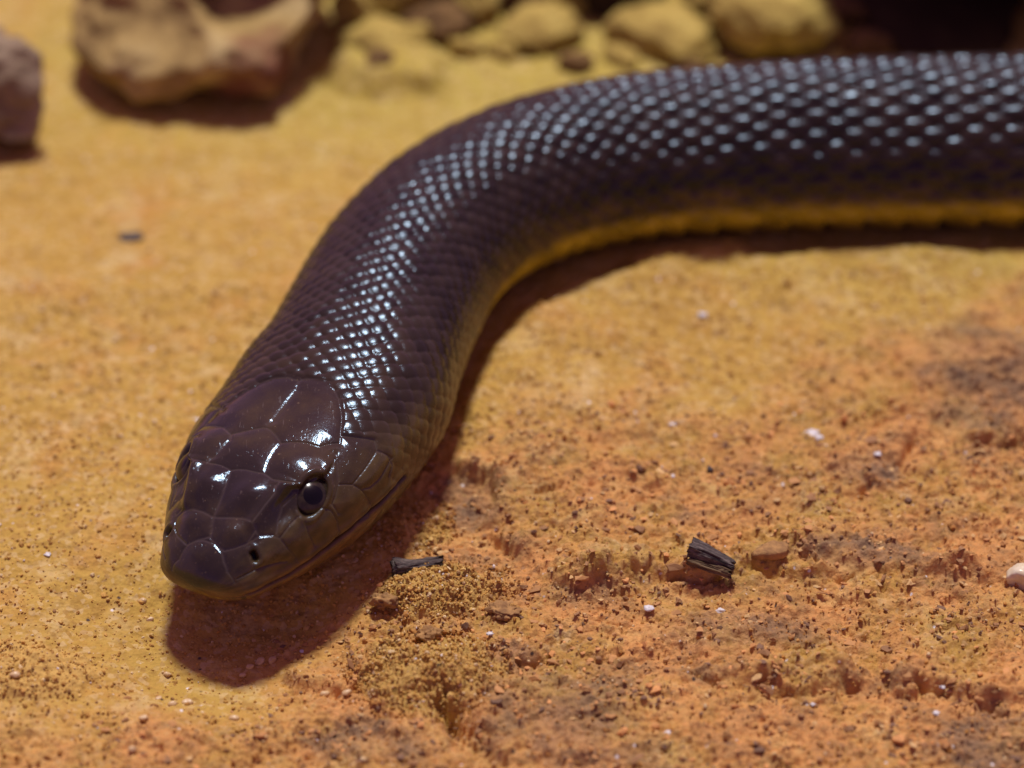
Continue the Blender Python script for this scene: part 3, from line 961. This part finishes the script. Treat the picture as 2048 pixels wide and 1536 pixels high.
# candidate spots: over the near sand, thick on the two crumbly heaps, thin on the rock crust
cx = gr.uniform(-6.2, 6.4, 90000)
cy = -6.6 + 8.6 * gr.uniform(0, 1, 90000) ** 1.25
gi = np.clip(np.searchsorted(gx, cx), 1, len(gx) - 1)
gj = np.clip(np.searchsorted(gy, cy), 1, len(gy) - 1)
mo, rk = MOUND[gi, gj], ROCKM[gi, gj]
keep = gr.uniform(0, 1, 90000) < (.10 + .9 * mo + .16 * (1 - rk) + .12 * sstep(.1, .5, fbm(cx * 1.1, cy * 1.1, 61.0, 3)))
extra = []
for c, ra, rb, hh in MOUNDS[:3]:
    n_ = int(3600 * ra * rb / .35)
    a_ = gr.uniform(0, 2 * math.pi, n_)
    r_ = np.sqrt(gr.uniform(0, 1.1, n_))
    e_ = np.stack([c[0] + 1.1 * ra * r_ * np.cos(a_), c[1] + 1.1 * rb * r_ * np.sin(a_)], -1)
    ok_ = fbm(e_[:, 0] * 2.2, e_[:, 1] * 2.6, 77.0, 3) > gr.uniform(-.75, .25, n_) + .25 * (r_ > .7)
    extra.append(e_[ok_])
sel = np.stack([cx[keep], cy[keep]], -1)[:ngr]
sel = np.vstack([sel] + extra)
n_ = len(sel)
gi = np.clip(np.searchsorted(gx, sel[:, 0]), 1, len(gx) - 1)
gj = np.clip(np.searchsorted(gy, sel[:, 1]), 1, len(gy) - 1)
size = np.clip(gr.lognormal(math.log(.0115), .38, n_), .005, .034) * np.where(MOUND[gi, gj] > .3, 1.0, 1.0)
dims = size[:, None] * gr.uniform(.75, 1.3, (n_, 3))
q = gr.normal(size=(n_, 4))
q /= np.linalg.norm(q, axis=1, keepdims=True)
w_, x_, y_, z_ = q.T
RM = np.stack([1 - 2 * (y_ * y_ + z_ * z_), 2 * (x_ * y_ - z_ * w_), 2 * (x_ * z_ + y_ * w_),
               2 * (x_ * y_ + z_ * w_), 1 - 2 * (x_ * x_ + z_ * z_), 2 * (y_ * z_ - x_ * w_),
               2 * (x_ * z_ - y_ * w_), 2 * (y_ * z_ + x_ * w_), 1 - 2 * (x_ * x_ + y_ * y_)], -1).reshape(-1, 3, 3)
gvj = gv[None] * (1 + .18 * gr.normal(size=(n_, len(gv), 1)))
gp = np.einsum('nij,nvj->nvi', RM, gvj * dims[:, None])
zoff = size * gr.uniform(-.3, .55, n_)
gp = gp + np.stack([sel[:, 0], sel[:, 1], H[gi, gj] + zoff], -1)[:, None]
tone_a = np.array([[.50, .285, .07], [.56, .36, .11], [.42, .215, .05], [.62, .46, .24], [.30, .16, .06], [.75, .70, .66]])
pick = gr.choice(6, n_, p=[.40, .29, .20, .06, .045, .005])
tones = tone_a[pick] * gr.uniform(.85, 1.15, (n_, 1))
tones = np.where((ROCKM[gi, gj] * (1 - MOUND[gi, gj]) > .6)[:, None] & (pick < 3)[:, None], tones * np.array([.85, .72, .7]), tones)
fidx = (gf[None] + (np.arange(n_) * len(gv))[:, None, None]).reshape(-1, 3)
grains = mesh_np('sand_grains', gp.reshape(-1, 3), fidx, M_GRAIN, smooth=False, attrs={'tone': np.repeat(tones, len(gv), 0)})
tag(grains, 'loose amber sand grains strewn over the ground', None, None, 'stuff')

# ------------------------------------------------------------------ crumbs of crust (too many to count)
nfl = 30000
fx = gr.uniform(-4.5, 6.2, nfl)
fy = -6.6 + 6.6 * gr.uniform(0, 1, nfl) ** 1.2
gi = np.clip(np.searchsorted(gx, fx), 1, len(gx) - 1)
gj = np.clip(np.searchsorted(gy, fy), 1, len(gy) - 1)
keep = (gr.uniform(0, 1, nfl) < ROCKM[gi, gj] * (.12 + .5 * sstep(-.1, .5, fbm(fx * 1.3, fy * 1.8, 93.0, 3)))) & (MOUND[gi, gj] < .3)
fx, fy, gi, gj = fx[keep][:8000], fy[keep][:8000], gi[keep][:8000], gj[keep][:8000]
n_ = len(fx)
size = np.clip(gr.lognormal(math.log(.017), .45, n_), .007, .055)
ang = gr.normal(0, .6, n_)
fd = size[:, None] * np.stack([gr.uniform(.8, 1.8, n_), gr.uniform(.6, 1.1, n_), gr.uniform(.35, .8, n_)], -1)
fp = gv[None] * (1 + .30 * gr.normal(size=(n_, len(gv), 1))) * fd[:, None]
ca, sa = np.cos(ang)[:, None], np.sin(ang)[:, None]
fp = np.stack([fp[..., 0] * ca - fp[..., 1] * sa, fp[..., 0] * sa + fp[..., 1] * ca, fp[..., 2]], -1)
fp = fp + np.stack([fx, fy, H[gi, gj] + size * .15], -1)[:, None]
tone_f = np.array([[.30, .155, .065], [.46, .235, .085], [.19, .105, .06], [.56, .36, .15], [.60, .29, .10]])
tf = tone_f[gr.choice(5, n_, p=[.30, .28, .14, .13, .15])] * gr.uniform(.85, 1.15, (n_, 1))
fidx = (gf[None] + (np.arange(n_) * len(gv))[:, None, None]).reshape(-1, 3)
crumbs = mesh_np('crust_crumbs', fp.reshape(-1, 3), fidx, M_GRAIN, smooth=False, attrs={'tone': np.repeat(tf, len(gv), 0)})
tag(crumbs, 'small brown and orange crumbs scattered over the rock crust', None, None, 'stuff')

# ------------------------------------------------------------------ small things lying on the ground
def lump(name, px, py, dims, seed, mat, label, cat, group=None, cuts=6, rough=.16, rotz=0., sink=.25, sub=3, boxy=0, tilt=0.):
    z = 0.0
    for _ in range(8):
        p = unp(px, py, z)
        z = .5 * z + .5 * ground_z(p[0], p[1])
    z = ground_z(p[0], p[1])
    ob = rock(name, (p[0], p[1], z), dims, seed, mat, label, group, cuts=cuts, rough=rough, rotz=rotz, sub=sub, sink=sink * dims[2], boxy=boxy, tilt=tilt)
    ob['category'] = cat
    return ob


def simple_mat(name, lo_, hi_, per_cm, rough, spec=.4, bump=.01, **kw):
    t = NT(name)
    n = t.noise(t.obj(), per_cm, 4, .6)
    return t.done(t.ramp(n, [(.3, lo_), (.7, hi_)]), rough, t.bump(n, bump, .7), spec=spec, **kw)


M_WHITE = simple_mat('white_mineral', (.52, .48, .46), (.76, .74, .74), 12, .5)
M_QUARTZ = simple_mat('milky_quartz', (.56, .44, .22), (.78, .72, .58), 3, .3, .5)
M_AMBER = simple_mat('amber_grain', (.52, .33, .14), (.68, .50, .28), 10, .35, .5)
M_CRUST = simple_mat('brown_crust', (.22, .12, .055), (.48, .27, .10), 9, .95, .15, .04)
M_SLATE = simple_mat('dark_flake', (.05, .042, .04), (.10, .08, .07), 10, .7)

GW = 'white mineral crumbs on the rock crust'
lump('mineral_crumb', 1298, 1222, (.11, .09, .06), 201, M_WHITE, 'white mineral crumb on the rock crust below the wood chip', 'crumb', GW, rough=.35, sink=-.1)
lump('mineral_crumb', 1440, 1226, (.11, .08, .055), 202, M_WHITE, 'white mineral crumb on the rock crust below the wood chip', 'crumb', GW, rough=.35, sink=-.1)
GP = 'pale crumbs scattered over the ground'
for k, (px, py, d) in enumerate([(1345, 950, .07), (1405, 630, .15), (1625, 870, .26), (1345, 850, .12), (1335, 1465, .10), (1470, 1480, .07),
                                 (980, 1270, .09), (603, 1302, .06), (1545, 1375, .07), (1885, 1365, .08), (1872, 1425, .09), (1755, 908, .12),
                                 (395, 840, .12), (95, 1108, .09), (1180, 1000, .06), (1625, 1410, .06)]):
    lab = {1: 'white crumb alone on the smooth yellow sand in front of the snake body', 2: 'largest whitish mineral patch on the crust where it meets the yellow sand',
           12: 'white crumb on the sand beside the far cheek of the snake'}.get(k, 'tiny whitish crumb scattered on the sand and crust')
    lump('mineral_crumb', px, py, (d * .85, d * .75, d * .25), 210 + k, M_WHITE, lab, 'crumb', GP, rough=.55, sink=.55)
lump('pebble', 2046, 1162, (.38, .34, .34), 231, M_QUARTZ, 'smooth rounded milky yellow quartz pebble lodged against the crust', 'pebble', cuts=2, rough=.12, sub=4, sink=.4)
GA = 'coarse translucent sand grains beside the head shadow'
for k, (px, py, d, a) in enumerate([(500, 1335, .09, .3), (520, 1325, .13, .9), (545, 1322, .12, 1.3), (485, 1352, .08, .2), (335, 1350, .09, .1), (318, 1396, .09, .5),
                                    (345, 1408, .10, .2), (375, 1405, .13, .1), (468, 1437, .11, 0), (650, 1387, .12, .4), (694, 1388, .12, .6),
                                    (287, 1437, .10, .2), (285, 1203, .10, 0), (300, 1240, .09, .4), (30, 1352, .12, .2), (265, 1500, .09, .1)]):
    lump('coarse_grain', px, py, (d, d * .7, d * .62), 240 + k, M_AMBER, 'coarse translucent amber grain lying on the sand round the head shadow', 'grain', GA, cuts=3, rough=.1, rotz=a)
lump('stone_flake', 1538, 1106, (.40, .22, .14), 261, M_CRUST, 'flat brown stone flake embedded in the crust to the right of the wood chip', 'stone', cuts=4, boxy=4, rotz=.05, sink=.2)
lump('dark_flake', 1420, 942, (.08, .09, .08), 263, M_SLATE, 'tiny dark flake sticking up from the crust above the wood chip', 'flake', cuts=4)
lump('dark_flake', 262, 474, (.32, .22, .07), 264, M_SLATE, 'dark grey flake alone on the smooth sand behind the neck', 'flake', cuts=4)
lump('crust_crumb', 770, 1205, (.30, .24, .20), 265, M_CRUST, 'brown crumb of crust at the edge of the crumbly sand heap', 'crumb', rough=.5, sub=4, sink=.4)
lump('crust_crumb', 860, 1275, (.28, .22, .18), 266, M_CRUST, 'brown crumb of crust between the two sand heaps', 'crumb', rough=.5, sub=4, sink=.4)
lump('crust_crumb', 1010, 1225, (.34, .26, .16), 267, M_CRUST, 'low brown crumb of crust right of the crumbly sand heap', 'crumb', rough=.5, sub=4, sink=.4)

# charred wood chip: a wedge of split fibres, dark on top and paler on its cut underside
t = NT('charred_wood')
g1 = t.noise(t.mapping(t.obj(), (.12, 1, 1)), 34, 4, .65)
M_CHAR = t.done(t.ramp(g1, [(.3, (.02, .015, .014)), (.5, (.075, .055, .05)), (.7, (.20, .155, .135))]), .75, t.bump(g1, .02, 1.0), spec=.3)
t = NT('split_wood')
g1 = t.noise(t.mapping(t.obj(), (.10, 1, 1)), 30, 4, .65)
M_SPLIT = t.done(t.ramp(g1, [(.3, (.05, .03, .016)), (.55, (.17, .11, .055)), (.75, (.30, .21, .11))]), .8, t.bump(g1, .02, 1.0), spec=.25)


def splinter(name, L, prof, mat, parent, seed, n=60, m=44):
    """a fibre bundle along x; prof(t) gives (half width, bottom z, top z) in cm"""
    u = np.linspace(0, 1, n)
    be = np.linspace(0, 2 * math.pi, m, endpoint=False)
    pr = np.array([prof(q) for q in u])
    cs, sn = np.cos(be)[None], np.sin(be)[None]
    pw = .55
    Y = np.sign(cs) * np.abs(cs) ** pw * pr[:, :1]
    Z = (pr[:, 1:2] + pr[:, 2:3]) / 2 + np.sign(sn) * np.abs(sn) ** pw * (pr[:, 2:3] - pr[:, 1:2]) / 2
    fib = .030 * noise3(u[:, None] * 1.6 + seed, np.broadcast_to(be * 3.2, (n, m)), seed * 1.7) + .016 * noise3(u[:, None] * 3 + seed, np.broadcast_to(be * 8, (n, m)), seed + 4.) + .006 * noise3(u[:, None] * 14, np.broadcast_to(be * 11, (n, m)), seed + 9.)
    Y, Z = Y + fib * cs, Z + fib * sn
    endj = .07 * noise3(np.full((n, m), seed * 2.), np.broadcast_to(be * 5, (n, m)), 1.) * (sstep(.75, 1, u[:, None]) - sstep(.25, 0, u[:, None]) * .5)
    X = (u[:, None] - .5) * L + endj + 0 * Y
    v = np.stack([X, Y, Z], -1).reshape(-1, 3)
    f = grid_faces(n, m, True)
    v = np.vstack([v, [[-L / 2, 0, pr[0, 1:].mean()]], [[L / 2, 0, pr[-1, 1:].mean()]]])
    jj = np.arange(m)
    c0 = np.stack([np.full(m, n * m), (jj + 1) % m, jj], -1)
    c1 = np.stack([np.full(m, n * m + 1), (n - 1) * m + jj, (n - 1) * m + (jj + 1) % m], -1)
    return mesh_np(name, v, [f[:, ::-1], c0[:, ::-1], c1[:, ::-1]], mat, parent)


def wood(name, px, py, rot, label, dz=0.0):
    z = 0.0
    for _ in range(8):
        p = unp(px, py, z)
        z = .5 * z + .5 * ground_z(p[0], p[1])
    p = np.array([p[0], p[1], ground_z(p[0], p[1]) + dz])
    e = bpy.data.objects.new(name, None)
    COL.objects.link(e)
    e.empty_display_size = .002
    e.location = Vector(p * CM)
    e.rotation_euler = rot
    return tag(e, label, name.split('_')[0])


chip = wood('wood_chip', 1418, 1150, (math.radians(-8), math.radians(6), math.radians(-22)), 'dark charred wood chip with split fibres lying on the rock crust', .02)
splinter('charred_face', .50, lambda q: (.105 * (1 - .45 * q), .07 - .02 * q, .24 - .10 * q), M_CHAR, chip, 3.1)
splinter('split_edge', .47, lambda q: (.09 * (1 - .3 * q) + .02, .0, .09 - .01 * q), M_SPLIT, chip, 5.3).location = (.0002, -.0004, 0)
twig = wood('twig', 838, 1138, (0, math.radians(-2), math.radians(14)), 'short dark twig poking out of the crumbly sand heap', 0.0)
splinter('twig_shaft', .52, lambda q: (.075 + .02 * math.exp(-(q / .2) ** 2) - .02 * q, -.06, .15 + .03 * math.exp(-(q / .2) ** 2) - .07 * q), M_CHAR, twig, 7.7)
splinter('twig_end', .10, lambda q: (.085 - .03 * abs(q - .5), -.03, .17 - .05 * abs(q - .5)), M_CHAR, twig, 9.1).location = (-.0025, 0, 0)
